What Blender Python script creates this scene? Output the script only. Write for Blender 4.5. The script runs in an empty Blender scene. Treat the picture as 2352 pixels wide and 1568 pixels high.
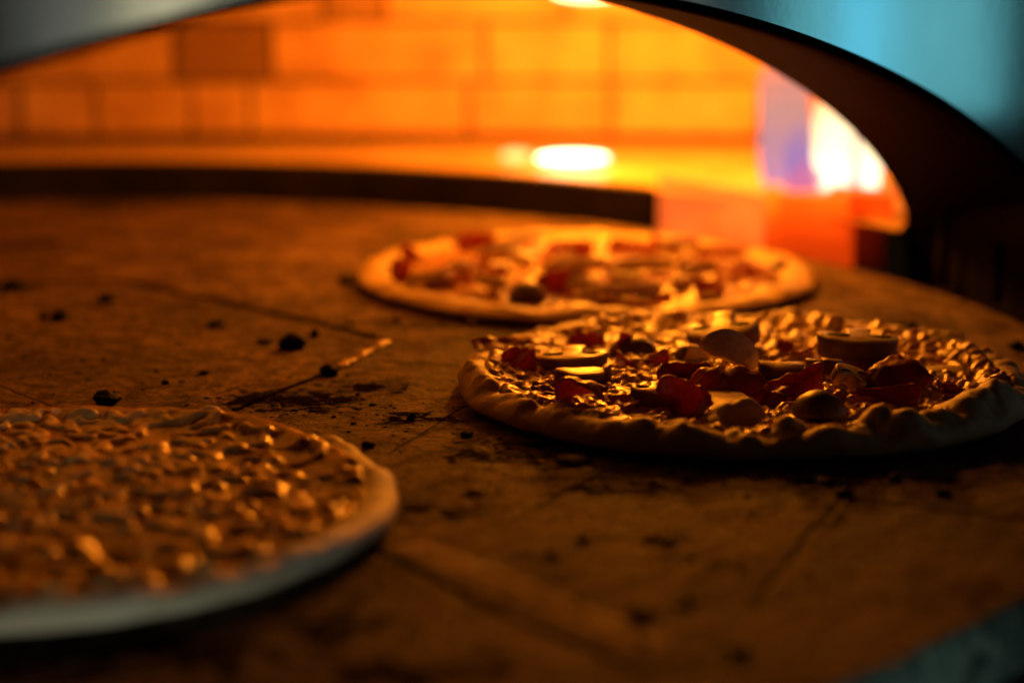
import bpy, bmesh, math, random
import numpy as np
from mathutils import Vector, Matrix, Euler, noise as mnoise

R = math.radians
scene = bpy.context.scene
col = scene.collection
rng = np.random.default_rng(11)
random.seed(11)

# ------------------------------------------------------------------ camera
FPX, CAMH, PITCH = 5150.0, 0.278, R(12.24)
cam_d = bpy.data.cameras.new('camera')
cam = bpy.data.objects.new('camera', cam_d)
col.objects.link(cam)
cam.location = (0, 0, CAMH)
cam.rotation_euler = (R(90) - PITCH, 0, 0)
cam_d.sensor_width = 36
cam_d.lens = FPX / 2352 * 36
cam_d.clip_start = 0.01
cam_d.clip_end = 50
cam_d.dof.use_dof = True
cam_d.dof.focus_distance = 1.135
cam_d.dof.aperture_fstop = 2.8
scene.camera = cam

# ------------------------------------------------------------------ world, lamps, exposure
world = bpy.data.worlds.new('World')
scene.world = world
world.use_nodes = True
wb = world.node_tree.nodes['Background']
wb.inputs[0].default_value = (1.0, 0.50, 0.24, 1)
wb.inputs[1].default_value = 0.004

def lamp(name, kind, loc, energy, color, size=0.05, target=None, angle=None, blend=1.0, size_y=None):
    d = bpy.data.lights.new(name, kind)
    d.energy = energy
    d.color = color
    if kind == 'AREA':
        d.size = size
        if size_y:
            d.shape = 'RECTANGLE'; d.size_y = size_y
    else:
        d.shadow_soft_size = size
    if kind == 'SPOT':
        d.spot_size = R(angle); d.spot_blend = blend
    o = bpy.data.objects.new(name, d)
    col.objects.link(o)
    o.location = loc
    if target is not None:
        o.rotation_euler = (Vector(target) - Vector(loc)).to_track_quat('-Z', 'Y').to_euler()
    return o

WARM = (1.0, 0.265, 0.009)
lamp('oven_light', 'POINT', (0.09, 1.76, 0.20), 6.6, WARM, 0.025)
lamp('vault_fill', 'POINT', (0.07, 1.585, 0.258), 3.6, WARM, 0.02)  # unseen warm point added to light the pizzas from behind
lamp('dome_fill', 'AREA', (-0.22, 1.38, 0.295), 0.42, WARM, 0.45, target=(-0.2, 1.30, 0.0))  # unseen area light added as soft warm fill from above
lamp('ledge_light', 'POINT', (0.055, 1.79, 0.075), 0.5, WARM, 0.015)
lamp('flame_light', 'POINT', (0.225, 1.735, 0.09), 1.3, (1.0, 0.32, 0.02), 0.025)
lamp('kitchen_fill', 'SPOT', (0.16, 0.02, 0.042), 5.2, (0.90, 0.95, 0.74), 0.05, target=(-0.23, 0.80, -0.02), angle=26)  # unseen cool spot added to brighten the cheese pizza's near edge
lamp('shelf_fill', 'SPOT', (0.72, 0.52, -0.045), 6.5, (0.25, 0.78, 1.0), 0.03, target=(0.18, 0.70, -0.092), angle=36, blend=1.0)  # unseen blue spot added below deck level, lights only the shelf
# unseen strip lights added at the right to put reflections in the steel front
def strip_light(name, y0, y1, radiance, color, z=0.10, h=0.16, x=1.2):
    w = abs(y1 - y0)
    return lamp(name, 'AREA', (x, (y0 + y1) / 2, z), radiance * math.pi * w * h, color, w, target=(x - 1, (y0 + y1) / 2 - .2, z + .02), size_y=h)
strip_light('teal_strip', 1.47, 1.70, 0.68, (0.22, 0.86, 1.0))
strip_light('blue_strip', 1.53, 1.57, 0.9, (0.05, 0.52, 1.0), x=1.18)
strip_light('grey_strip', 0.72, 1.38, 0.15, (0.9, 1.0, 0.92))
strip_light('cream_strip', 0.83, 0.90, 1.0, (1.0, 0.86, 0.5), x=1.18)

scene.view_settings.view_transform = 'Standard'
scene.view_settings.look = 'None'
scene.view_settings.exposure = 0
scene.view_settings.gamma = 1
scene.view_settings.use_curve_mapping = False
scene.cycles.use_denoising = True
scene.cycles.max_bounces = 8
scene.cycles.transparent_max_bounces = 16
scene.cycles.sample_clamp_indirect = 4.0

# ------------------------------------------------------------------ helpers
def unp(px, py, z=0.0):
    """world point on height z seen at a point of the 2352 x 1568 photograph"""
    u = (px - 1176) / FPX; v = -(py - 784) / FPX
    d = (u, math.cos(PITCH) + v * math.sin(PITCH), -math.sin(PITCH) + v * math.cos(PITCH))
    t = (z - CAMH) / d[2]
    return Vector((d[0] * t, d[1] * t, z))

def rnd_lattice(ix, iy, seed):
    h = (ix * 374761393 + iy * 668265263 + seed * 1442695041) & 0xffffffff
    h = ((h ^ (h >> 13)) * 1274126177) & 0xffffffff
    return ((h ^ (h >> 16)) & 0xffff) / 65535.0

def vnoise(x, y, seed=0):
    x = np.asarray(x, float); y = np.asarray(y, float)
    ix = np.floor(x).astype(np.int64); iy = np.floor(y).astype(np.int64)
    fx = x - ix; fy = y - iy
    fx = fx * fx * fx * (fx * (fx * 6 - 15) + 10); fy = fy * fy * fy * (fy * (fy * 6 - 15) + 10)
    a = rnd_lattice(ix, iy, seed); b = rnd_lattice(ix + 1, iy, seed)
    c = rnd_lattice(ix, iy + 1, seed); d = rnd_lattice(ix + 1, iy + 1, seed)
    return (a + (b - a) * fx) * (1 - fy) + (c + (d - c) * fx) * fy

def fbm(x, y, seed=0, oct=3):
    s = 0; a = 1; t = 0
    for k in range(oct):
        s = s + a * vnoise(np.asarray(x) * 2 ** k + 17.3 * k, np.asarray(y) * 2 ** k - 9.1 * k, seed + k); t += a; a *= .5
    return s / t * 2 - 1

def link(name, me, mats, parent=None, smooth=True):
    if not isinstance(mats, (list, tuple)): mats = [mats]
    for m in mats: me.materials.append(m)
    if smooth:
        me.polygons.foreach_set('use_smooth', [True] * len(me.polygons))
    me.update()
    o = bpy.data.objects.new(name, me)
    col.objects.link(o)
    if parent is not None: o.parent = parent
    return o

def mesh_np(name, V, F, mats, parent=None, smooth=True):
    me = bpy.data.meshes.new(name)
    me.from_pydata(np.asarray(V).tolist(), [], F if isinstance(F, list) else F.tolist())
    return link(name, me, mats, parent, smooth)

def obj(name, bm, mats, parent=None, smooth=True):
    me = bpy.data.meshes.new(name)
    bmesh.ops.recalc_face_normals(bm, faces=bm.faces[:])
    bm.to_mesh(me); bm.free()
    return link(name, me, mats, parent, smooth)

def tag(o, label=None, cat=None, group=None, kind=None):
    if label: o['label'] = label
    if cat: o['category'] = cat
    if group: o['group'] = group
    if kind: o['kind'] = kind
    return o

def thing(name, loc, label, cat, group=None):
    o = bpy.data.objects.new(name, None)
    o.empty_display_size = .02
    col.objects.link(o); o.location = loc
    return tag(o, label, cat, group)

def add_box(bm, c, s, rot=None, bevel=0.0, seg=2):
    r = bmesh.ops.create_cube(bm, size=1.0)
    vs = r['verts']
    for v in vs: v.co = Vector((v.co.x * s[0], v.co.y * s[1], v.co.z * s[2]))
    if bevel:
        es = list({e for v in vs for e in v.link_edges})
        b = bmesh.ops.bevel(bm, geom=es, offset=bevel, segments=seg, profile=.6, affect='EDGES')
        vs = list({v for f in b['faces'] for v in f.verts} | {v for v in vs if v.is_valid})
    M = Matrix.Translation(c)
    if rot is not None: M = M @ rot
    for v in vs: v.co = M @ v.co
    return vs

# ------------------------------------------------------------------ materials
class MT:
    def __init__(self, name):
        self.m = bpy.data.materials.new(name); self.m.use_nodes = True
        self.t = self.m.node_tree; self.n = self.t.nodes
        self.p = self.n['Principled BSDF']; self.out = self.n['Material Output']
    def node(self, typ, **kw):
        n = self.n.new(typ)
        for k, v in kw.items(): setattr(n, k, v)
        return n
    def l(self, a, b): self.t.links.new(a, b)
    def set(self, **kw):
        for k, v in kw.items():
            i = self.p.inputs[k.replace('_', ' ')]
            i.default_value = v if not (isinstance(v, tuple) and len(v) == 3 and i.type == 'RGBA') else (*v, 1)
    def coord(self, scale=(1, 1, 1)):
        tc = self.node('ShaderNodeTexCoord'); mp = self.node('ShaderNodeMapping')
        mp.inputs['Scale'].default_value = scale
        self.l(tc.outputs['Object'], mp.inputs[0]); return mp.outputs[0]
    def noise(self, vec, scale, detail=4, rough=.55, dist=0):
        n = self.node('ShaderNodeTexNoise')
        n.inputs['Scale'].default_value = scale; n.inputs['Detail'].default_value = detail
        n.inputs['Roughness'].default_value = rough; n.inputs['Distortion'].default_value = dist
        self.l(vec, n.inputs['Vector']); return n.outputs['Fac']
    def ramp(self, fac, stops):
        r = self.node('ShaderNodeValToRGB'); e = r.color_ramp.elements
        while len(e) < len(stops): e.new(.5)
        for k, (p, c) in enumerate(stops):
            e[k].position = p; e[k].color = (*c, 1) if isinstance(c, tuple) else (c, c, c, 1)
        self.l(fac, r.inputs[0]); return r.outputs[0]
    def mix(self, fac, a, b, blend='MIX'):
        n = self.node('ShaderNodeMix', data_type='RGBA', blend_type=blend)
        for s, v in ((n.inputs[0], fac), (n.inputs[6], a), (n.inputs[7], b)):
            if hasattr(v, 'is_output'): self.l(v, s)
            else: s.default_value = (*v, 1) if isinstance(v, tuple) else v
        return n.outputs[2]
    def math(self, op, a, b=0.0, c=None, clamp=False):
        n = self.node('ShaderNodeMath', operation=op, use_clamp=clamp)
        for s, v in zip(n.inputs, (a, b, c)):
            if v is None: continue
            if hasattr(v, 'is_output'): self.l(v, s)
            else: s.default_value = v
        return n.outputs[0]
    def bump(self, h, strength=.3, dist=.001, normal=None):
        b = self.node('ShaderNodeBump'); b.inputs['Strength'].default_value = strength
        b.inputs['Distance'].default_value = dist
        self.l(h, b.inputs['Height'])
        if normal is not None: self.l(normal, b.inputs['Normal'])
        return b.outputs[0]
    def attr(self, name):
        a = self.node('ShaderNodeAttribute'); a.attribute_name = name; return a.outputs['Fac']

def noisy(name, stops, scale=20, rough=.6, bump=(200, .3, .0006), metallic=0.0, **kw):
    t = MT(name); v = t.coord()
    t.l(t.ramp(t.noise(v, scale), stops), t.p.inputs['Base Color'])
    t.set(Roughness=rough, Metallic=metallic, **kw)
    if bump: t.l(t.bump(t.noise(v, bump[0], 5), bump[1], bump[2]), t.p.inputs['Normal'])
    return t.m

def M_brick():
    t = MT('fire_brick'); v = t.coord()
    tone = t.attr('tone')
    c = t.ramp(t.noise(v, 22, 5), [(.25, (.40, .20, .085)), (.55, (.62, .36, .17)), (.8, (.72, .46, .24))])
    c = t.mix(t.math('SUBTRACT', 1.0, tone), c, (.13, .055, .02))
    t.l(c, t.p.inputs['Base Color']); t.set(Roughness=.85)
    t.l(t.bump(t.noise(v, 180, 5), .6, .002), t.p.inputs['Normal'])
    return t.m

def M_dough(name, base, shade):
    t = MT(name); v = t.coord()
    n = t.noise(v, 38, 5)
    c = t.ramp(n, [(.3, shade), (.6, base), (.85, tuple(min(1, k * 1.08) for k in base))])
    spots = t.ramp(t.noise(v, 75, 5, .65), [(.58, 0.0), (.70, 1.0)])
    c = t.mix(t.math('MULTIPLY', spots, .45), c, (.34, .16, .05))
    t.l(c, t.p.inputs['Base Color'])
    t.set(Roughness=.5, Subsurface_Weight=.18, Subsurface_Radius=(.006, .003, .0015), Subsurface_Scale=1.0, Specular_IOR_Level=.35)
    b1 = t.bump(t.noise(v, 200, 8, .7, .4), .55, .0018)
    t.l(t.bump(t.noise(v, 900, 3), .25, .0004, b1), t.p.inputs['Normal'])
    return t.m

def M_cheese(name, cheese, sauce, rough=.24, fine=.5):
    t = MT(name); v = t.coord()
    a = t.attr('cheese')
    n = t.noise(v, 90, 4)
    k = t.math('ADD', a, t.math('MULTIPLY', t.math('SUBTRACT', n, .5), .7))
    k = t.ramp(k, [(.22, 0.0), (.55, 1.0)])
    sc = t.ramp(t.noise(v, 140, 4), [(.3, tuple(x * .5 for x in sauce)), (.7, sauce)])
    ch = t.ramp(t.noise(v, 60, 4), [(.3, tuple(x * .72 for x in cheese)), (.7, cheese)])
    t.l(t.mix(k, sc, ch), t.p.inputs['Base Color'])
    t.set(Roughness=rough, Subsurface_Weight=.25, Subsurface_Radius=(.004, .002, .001), Subsurface_Scale=1.0, Specular_IOR_Level=.6)
    b1 = t.bump(t.noise(v, 330, 4, .6), fine, .0012)
    t.l(t.bump(t.noise(v, 1100, 2), fine * .6, .0004, b1), t.p.inputs['Normal'])
    return t.m

def M_ham(name, c0, c1, transl=.42):
    t = MT(name); v = t.coord()
    c = t.ramp(t.noise(v, 110, 4), [(.3, c0), (.7, c1)])
    fat = t.ramp(t.noise(v, 60, 2, .5, 1.0), [(.6, 0.0), (.68, 1.0)])
    c = t.mix(t.math('MULTIPLY', fat, .5), c, (.62, .30, .12))
    t.l(c, t.p.inputs['Base Color']); t.set(Roughness=.33, Specular_IOR_Level=.5)
    t.l(t.bump(t.noise(v, 420, 4), .4, .0009), t.p.inputs['Normal'])
    tr = t.node('ShaderNodeBsdfTranslucent'); t.l(t.mix(1.0, c, (1.0, .62, .45), 'MULTIPLY'), tr.inputs[0])
    mx = t.node('ShaderNodeMixShader'); mx.inputs[0].default_value = transl
    t.l(t.p.outputs[0], mx.inputs[1]); t.l(tr.outputs[0], mx.inputs[2]); t.l(mx.outputs[0], t.out.inputs[0])
    return t.m

def M_emit(name, color, strength, transp=0.0, grad=None, base=None):
    """glowing lamp or flame; grad=(z0, z1): glow fades out between those object heights"""
    t = MT(name)
    t.n.remove(t.p)
    e = t.node('ShaderNodeEmission'); e.inputs[1].default_value = strength
    e.inputs[0].default_value = (*color, 1)
    sh = e.outputs[0]
    if transp or grad:
        tc = t.node('ShaderNodeTexCoord'); sp = t.node('ShaderNodeSeparateXYZ'); t.l(tc.outputs['Object'], sp.inputs[0])
        f = transp
        if base is not None:
            mr = t.node('ShaderNodeMapRange'); mr.inputs[1].default_value = base[1]; mr.inputs[2].default_value = base[2]
            t.l(sp.outputs[2], mr.inputs[0])
            t.l(t.mix(mr.outputs[0], base[0], color), e.inputs[0])
        if grad:
            mr = t.node('ShaderNodeMapRange'); mr.inputs[1].default_value = grad[0]; mr.inputs[2].default_value = grad[1]
            mr.inputs[3].default_value = transp; mr.inputs[4].default_value = 1.0
            t.l(sp.outputs[2], mr.inputs[0])
            nz = t.noise(t.coord((1, 1, .35)), 60, 3)
            f = t.math('ADD', mr.outputs[0], t.math('MULTIPLY', t.math('SUBTRACT', nz, .5), .5), clamp=True)
        tb = t.node('ShaderNodeBsdfTransparent'); mx = t.node('ShaderNodeMixShader')
        if hasattr(f, 'is_output'): t.l(f, mx.inputs[0])
        else: mx.inputs[0].default_value = f
        t.l(sh, mx.inputs[1]); t.l(tb.outputs[0], mx.inputs[2]); sh = mx.outputs[0]
    t.l(sh, t.out.inputs[0])
    return t.m

BRICK = M_brick()
MORTAR = noisy('mortar', [(.3, (.05, .022, .01)), (.7, (.10, .05, .022))], 30, .9)
LEDGE = noisy('ledge_stone', [(.3, (.42, .27, .14)), (.7, (.66, .46, .27))], 14, .42)
DARKSTEEL = noisy('blackened_steel', [(.3, (.010, .008, .007)), (.7, (.022, .017, .013))], 25, .48, (90, .2, .0006), .0, Specular_IOR_Level=.1)
SOOTSTEEL = noisy('sooty_steel', [(.3, (.012, .010, .009)), (.7, (.03, .024, .02))], 18, .7, (60, .3, .001), Specular_IOR_Level=.02)
ARCHSTEEL = noisy('brown_baked_steel', [(.3, (.003, .002, .0015)), (.7, (.009, .006, .004))], 18, .8, (60, .3, .001), Specular_IOR_Level=.02)
PANEL = noisy('polished_steel', [(.3, (.52, .54, .52)), (.7, (.62, .64, .62))], 9, .12, (9, .10, .002), 1.0)
SHELF = noisy('brushed_shelf_steel', [(.3, (.35, .42, .44)), (.7, (.5, .56, .57))], 30, .4, (200, .1, .0003), .4)
CEIL = noisy('oven_ceiling_stone', [(.3, (.20, .12, .06)), (.7, (.32, .20, .10))], 14, .85)
CLAY = noisy('hot_clay', [(.3, (.62, .25, .09)), (.7, (.80, .36, .14))], 18, .7)
CHAR = noisy('charcoal', [(.3, (.003, .0025, .002)), (.7, (.010, .008, .006))], 160, .7, (600, .8, .001), Specular_IOR_Level=.15)
PALECRUMB = noisy('dried_cheese', [(.3, (.30, .18, .07)), (.7, (.55, .38, .18))], 160, .25, (500, .5, .0008))
FLESH = noisy('mushroom_flesh', [(.3, (.55, .40, .22)), (.6, (.80, .67, .45)), (.8, (.86, .75, .54))], 120, .36, (420, .4, .0006))
SKIN = noisy('mushroom_skin', [(.3, (.08, .045, .02)), (.6, (.17, .10, .05)), (.85, (.28, .18, .10))], 90, .42, (300, .3, .0005))
FLESH_BACK = noisy('lit_mushroom_flesh', [(.3, (.80, .70, .48)), (.7, (.92, .84, .64))], 90, .28, (420, .3, .0006), Specular_IOR_Level=.8)  # brighter copy of the flesh, lamp light put into its colour
GILL = noisy('mushroom_gills', [(.3, (.03, .016, .008)), (.7, (.07, .035, .018))], 300, .7, (700, .8, .001))
DOUGH = M_dough('raw_dough', (.70, .54, .33), (.56, .40, .22))
DOUGH_PALE = M_dough('pale_floured_dough', (.78, .70, .54), (.66, .56, .40))
DOUGH_BACK = M_dough('golden_dough', (.72, .52, .23), (.52, .33, .13))
CHEESE1 = M_cheese('shredded_cheese', (.80, .53, .20), (.40, .055, .010), .27, .16)
CHEESE3 = M_cheese('melted_cheese', (.72, .46, .17), (.30, .05, .012), .25, .5)
CHEESE2 = M_cheese('soft_cheese', (.46, .22, .07), (.34, .055, .012), .26, .5)
HAM = M_ham('cured_ham', (.42, .10, .04), (.60, .19, .08))
HAM_BACK = M_ham('bright_cured_ham', (.40, .075, .025), (.58, .15, .05), .4)
HAM_DARK = M_ham('dark_cured_ham', (.26, .045, .02), (.42, .09, .035), .35)

# ------------------------------------------------------------------ the rotating stone deck
DC = Vector((-0.306, 1.199, 0.0)); DR = 0.632

def deck_material():
    t = MT('baked_deck_stone')
    tc = t.node('ShaderNodeTexCoord'); P = tc.outputs['Object']
    # wobble so that no joint is ruler straight
    nz = t.node('ShaderNodeTexNoise'); nz.inputs['Scale'].default_value = 28; nz.inputs['Detail'].default_value = 5
    t.l(P, nz.inputs['Vector'])
    off = t.node('ShaderNodeVectorMath', operation='MULTIPLY_ADD')
    t.l(nz.outputs['Color'], off.inputs[0]); off.inputs[1].default_value = (.006, .006, 0); t.l(P, off.inputs[2])
    sub = t.node('ShaderNodeVectorMath', operation='SUBTRACT'); t.l(off.outputs[0], sub.inputs[0]); sub.inputs[1].default_value = (.003, .003, 0)
    Q = sub.outputs[0]
    def seg(a, b, w, soft):
        a = a - DC; b = b - DC; d = b - a; L2 = d.length_squared
        s1 = t.node('ShaderNodeVectorMath', operation='SUBTRACT'); t.l(Q, s1.inputs[0]); s1.inputs[1].default_value = a
        dp = t.node('ShaderNodeVectorMath', operation='DOT_PRODUCT'); t.l(s1.outputs[0], dp.inputs[0]); dp.inputs[1].default_value = d / L2
        k = t.math('MULTIPLY', dp.outputs['Value'], 1.0, clamp=True)
        sc = t.node('ShaderNodeVectorMath', operation='SCALE'); sc.inputs[0].default_value = d; t.l(k, sc.inputs['Scale'])
        ds = t.node('ShaderNodeVectorMath', operation='DISTANCE'); t.l(s1.outputs[0], ds.inputs[0]); t.l(sc.outputs[0], ds.inputs[1])
        mr = t.node('ShaderNodeMapRange', interpolation_type='SMOOTHSTEP')
        t.l(ds.outputs['Value'], mr.inputs[0]); mr.inputs[1].default_value = w; mr.inputs[2].default_value = w + soft
        mr.inputs[3].default_value = 1; mr.inputs[4].default_value = 0
        return mr.outputs[0]
    def lines(L):
        acc = None
        for pts, w, soft, k in L:
            for (a, b) in zip(pts[:-1], pts[1:]):
                s = t.math('MULTIPLY', seg(unp(*a), unp(*b), w, soft), k)
                acc = s if acc is None else t.math('MAXIMUM', acc, s)
        return acc
    groove = lines([
        ([(-200, 655), (270, 645), (600, 712), (890, 782)], .0028, .0035, 1.0),
        ([(890, 782), (1080, 775), (1450, 757)], .0008, .0016, .8),
        ([(890, 786), (780, 845), (540, 942)], .0012, .0024, 1.0),
        ([(860, 828), (1060, 842)], .0009, .0014, .9),
        ([(150, 750), (430, 832)], .0004, .0012, .55),
        ([(-60, 865), (0, 885), (150, 945)], .0004, .0010, .7),
        ([(1080, 930), (890, 1045)], .0004, .0010, .8),
        ([(1400, 1075), (1230, 1170)], .0006, .0012, .9),
        ([(1940, 1140), (1860, 1230), (1720, 1400)], .0008, .0016, .9),
        ([(1940, 1145), (2100, 1165), (2420, 1205)], .0010, .0018, .9),
        ([(820, 1248), (1130, 1402), (1500, 1552)], .0016, .0020, 1.0),
        ([(2215, 770), (2180, 812)], .0010, .0018, .8),
    ])
    pale = lines([([(960, 1262), (1180, 1345), (1480, 1478)], .0060, .007, 1.0),
                  ([(1180, 1480), (1330, 1530)], .003, .005, .5)])
    # colour of the stone itself
    big = t.noise(P, 9, 7, .66, .3); mid = t.noise(P, 95, 9, .74, .6)
    c = t.ramp(t.math('ADD', t.math('MULTIPLY', big, .42), t.math('MULTIPLY', mid, .58)),
               [(.40, (.011, .006, .003)), (.455, (.060, .032, .016)), (.51, (.150, .083, .040)), (.59, (.33, .20, .10))])
    # scorched smears drawn out along the turning direction
    sep = t.node('ShaderNodeSeparateXYZ'); t.l(P, sep.inputs[0])
    ang = t.math('ARCTAN2', sep.outputs[1], sep.outputs[0])
    ln = t.node('ShaderNodeVectorMath', operation='LENGTH'); t.l(P, ln.inputs[0])
    pol = t.node('ShaderNodeCombineXYZ'); t.l(t.math('MULTIPLY', ang, .16), pol.inputs[0]); t.l(ln.outputs['Value'], pol.inputs[1])
    smear = t.ramp(t.noise(pol.outputs[0], 55, 6, .66, .6), [(.47, 0.0), (.60, 1.0)])
    c = t.mix(t.math('MULTIPLY', smear, .72), c, (.07, .042, .026))
    ch = t.attr('char')
    patch = t.ramp(t.math('ADD', ch, t.math('MULTIPLY', t.math('SUBTRACT', t.noise(P, 70, 8, .72, .8), .5), 2.4)), [(.32, 0.0), (.62, 1.0)])
    c = t.mix(t.math('MULTIPLY', patch, .93), c, (.018, .012, .009))
    specks = t.ramp(t.noise(P, 210, 4, .6), [(.58, 0.0), (.66, 1.0)])
    c = t.mix(t.math('MULTIPLY', specks, .6), c, (.03, .018, .012))
    brk = t.ramp(t.noise(P, 130, 6, .65), [(.34, 0.0), (.52, 1.0)])
    c = t.mix(t.math('MULTIPLY', t.math('MULTIPLY', pale, brk), .9), c, (.74, .58, .38))  # light caught by the raised lip, painted in as a pale streak
    c = t.mix(t.math('MULTIPLY', groove, .93), c, (.012, .008, .006))
    t.l(c, t.p.inputs['Base Color'])
    t.l(t.math('ADD', .55, t.math('MULTIPLY', mid, .35)), t.p.inputs['Roughness'])
    dark = t.math('MAXIMUM', patch, t.math('MAXIMUM', groove, t.math('MULTIPLY', smear, .8)))
    t.l(t.math('MULTIPLY', t.math('SUBTRACT', 1.0, dark, clamp=True), .36), t.p.inputs['Specular IOR Level'])
    h = t.math('SUBTRACT', t.math('MULTIPLY', t.noise(P, 210, 9, .72, .6), 1.1), t.math('MULTIPLY', groove, 1.6))
    h = t.math('ADD', h, t.math('MULTIPLY', t.noise(P, 85, 4, .6, .5), 1.9))
    h = t.math('ADD', h, t.math('MULTIPLY', t.noise(pol.outputs[0], 160, 5, .6), .35))
    h = t.math('ADD', h, t.math('MULTIPLY', pale, .9))
    t.l(t.bump(h, .9, .0030), t.p.inputs['Normal'])
    return t.m

deck = thing('rotating_deck', DC, 'large round turning stone deck, scorched and cracked, carrying three pizzas', 'oven deck')
nr, na = 230, 900
rr = np.concatenate([np.linspace(0.0, DR - .004, nr), [DR - .0012, DR, DR, DR - .002]])
zz = np.concatenate([np.zeros(nr), [-.0008, -.003, -.028, -.03]])
th = np.linspace(0, 2 * np.pi, na, endpoint=False)
X = rr[:, None] * np.cos(th); Y = rr[:, None] * np.sin(th); Z = np.repeat(zz[:, None], na, 1)
und = fbm(X * 7, Y * 7, 3) * .0006 + fbm(X * 40, Y * 40, 5) * .00025
edgew = fbm(np.cos(th) * 30 + 40, np.sin(th) * 30, 9) * .0015
Z = Z + np.where(rr[:, None] < DR - .003, und, 0)
k = np.clip((rr - .55) / .08, 0, 1)[:, None]
X = X * (1 + k * edgew / DR); Y = Y * (1 + k * edgew / DR)
V = np.stack([X, Y, Z], -1).reshape(-1, 3)
n_r = len(rr); I = np.arange(n_r - 1)[:, None] * na; J = np.arange(na)[None]; J2 = (J + 1) % na
F = np.stack([I + J, I + na + J, I + na + J2, I + J2], -1).reshape(-1, 4)
dk = mesh_np('stone_slab', V, F, deck_material(), deck)
char = np.zeros(len(V))
for (px, py, ax, ay, s) in [(660, 920, 300, 46, .95), (840, 890, 190, 32, .85), (960, 965, 170, 40, .8), (1150, 1040, 320, 60, .75),
        (1050, 1165, 300, 70, .7), (1420, 1120, 420, 45, .7), (250, 1500, 700, 120, .9), (760, 1440, 300, 110, .8), (930, 1545, 420, 60, .9),
        (80, 560, 160, 26, .8), (30, 660, 110, 24, .9), (640, 610, 240, 18, .6), (760, 690, 150, 20, .6), (1000, 745, 360, 14, .75),
        (450, 780, 110, 12, .5), (1900, 1110, 260, 40, .75), (2120, 1110, 200, 35, .7), (1520, 1240, 110, 24, .9), (1480, 1410, 90, 26, .85),
        (1250, 1280, 200, 30, .65), (600, 645, 120, 12, .5), (2000, 750, 330, 22, .55), (200, 615, 190, 16, .6), (2350, 1450, 260, 90, .55), (420, 700, 160, 18, .45),
        (1700, 1300, 300, 40, .5), (1600, 1500, 300, 60, .45), (520, 530, 200, 10, .5)]:
    c = unp(px, py) - DC; e = unp(px + ax, py) - DC; g = unp(px, py - ay) - DC
    rx = abs(e.x - c.x); ry = abs(g.y - c.y)
    q = ((V[:, 0] - c.x) / rx) ** 2 + ((V[:, 1] - c.y) / ry) ** 2
    char = np.maximum(char, .80 * s * np.exp(-q * 1.5))
a = dk.data.attributes.new('char', 'FLOAT', 'POINT'); a.data.foreach_set('value', char.astype(np.float32))

# ------------------------------------------------------------------ the oven
YAW = R(50); AP = Vector((.3655, 1.429, 0)); AA, AH, AT, AN = .6405, .2252, .1306, 1.6257
RA, RH, RN, RS = .6392, .2305, 1.7978, .0173      # the slightly wider inner rim
U = Vector((math.cos(YAW), math.sin(YAW), 0)); NIN = Vector((-math.sin(YAW), math.cos(YAW), 0))
AC = AP - U * AA
def arch_z(s):          # s along U from the arch centre
    q = min(1, abs(s) / AA)
    return AH * (1 - q ** AN) ** (1 / AN)
def mouth(s, z, d=0.0): return AC + U * s + NIN * d + Vector((0, 0, z))

oven = thing('pizza_oven', (-.306, 1.25, -.06), 'arched pizza oven with glowing brick back wall and dark steel mouth', 'pizza oven')
oinv = Matrix.Translation(oven.location).inverted()
def opart(name, bm, m, smooth=False, label=None):
    bm.transform(oinv)
    o = obj(name, bm, m, oven, smooth)
    if label: o['label'] = label
    return o

def sheet(name, s0, s1, ztop, mat, d0=-.004, d1=.0, lift=0.003, n=60, label=None, zmin=None):
    """front sheet between s0 and s1 standing over the arch line"""
    bm = bmesh.new(); prev = None
    for i in range(n + 1):
        s = s0 + (s1 - s0) * i / n
        zb = arch_z(s) + lift if abs(s) < AA else -.05
        if zmin is not None: zb = max(zb, zmin)
        cur = [bm.verts.new(mouth(s, z, d)) for (z, d) in ((zb, d0), (ztop, d0), (ztop, d1), (zb, d1))]
        if prev:
            for a_ in range(4):
                bm.faces.new((prev[a_], prev[(a_ + 1) % 4], cur[(a_ + 1) % 4], cur[a_]))
        else: bm.faces.new(cur)
        prev = cur
    bm.faces.new(prev[::-1])
    return opart(name, bm, mat, False, label)

sheet('front_panel', -.95, .84, .50, PANEL, n=160)

# intrados: the thick underside of the mouth
bm = bmesh.new(); prev = None
na_ = 120
for i in range(na_ + 1):
    a_ = math.pi * i / na_
    cs, sn = math.cos(a_), math.sin(a_)
    s = AA * math.copysign(abs(cs) ** (2 / AN), cs); z = AH * abs(sn) ** (2 / AN)
    s2 = RS + RA * math.copysign(abs(cs) ** (2 / RN), cs); z2 = RH * abs(sn) ** (2 / RN)
    if i in (0, na_): z = z2 = -.05
    cur = []
    for (d, o_) in ((-.0055, .0055), (-.006, .001), (-.003, .0), (.02, .0005), (AT - .004, 0), (AT, .003), (AT + .0005, .02)):
        k_ = max(0, min(1, d / AT)); ss = s + (s2 - s) * k_; zs = z + (z2 - z) * k_
        cur.append(bm.verts.new(mouth(ss * (1 + o_ * 1.2), zs + o_ * .9, d)))
    if prev:
        for k_ in range(len(cur) - 1): bm.faces.new((prev[k_], prev[k_ + 1], cur[k_ + 1], cur[k_]))
    prev = cur
opart('mouth_arch', bm, ARCHSTEEL, True)

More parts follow.
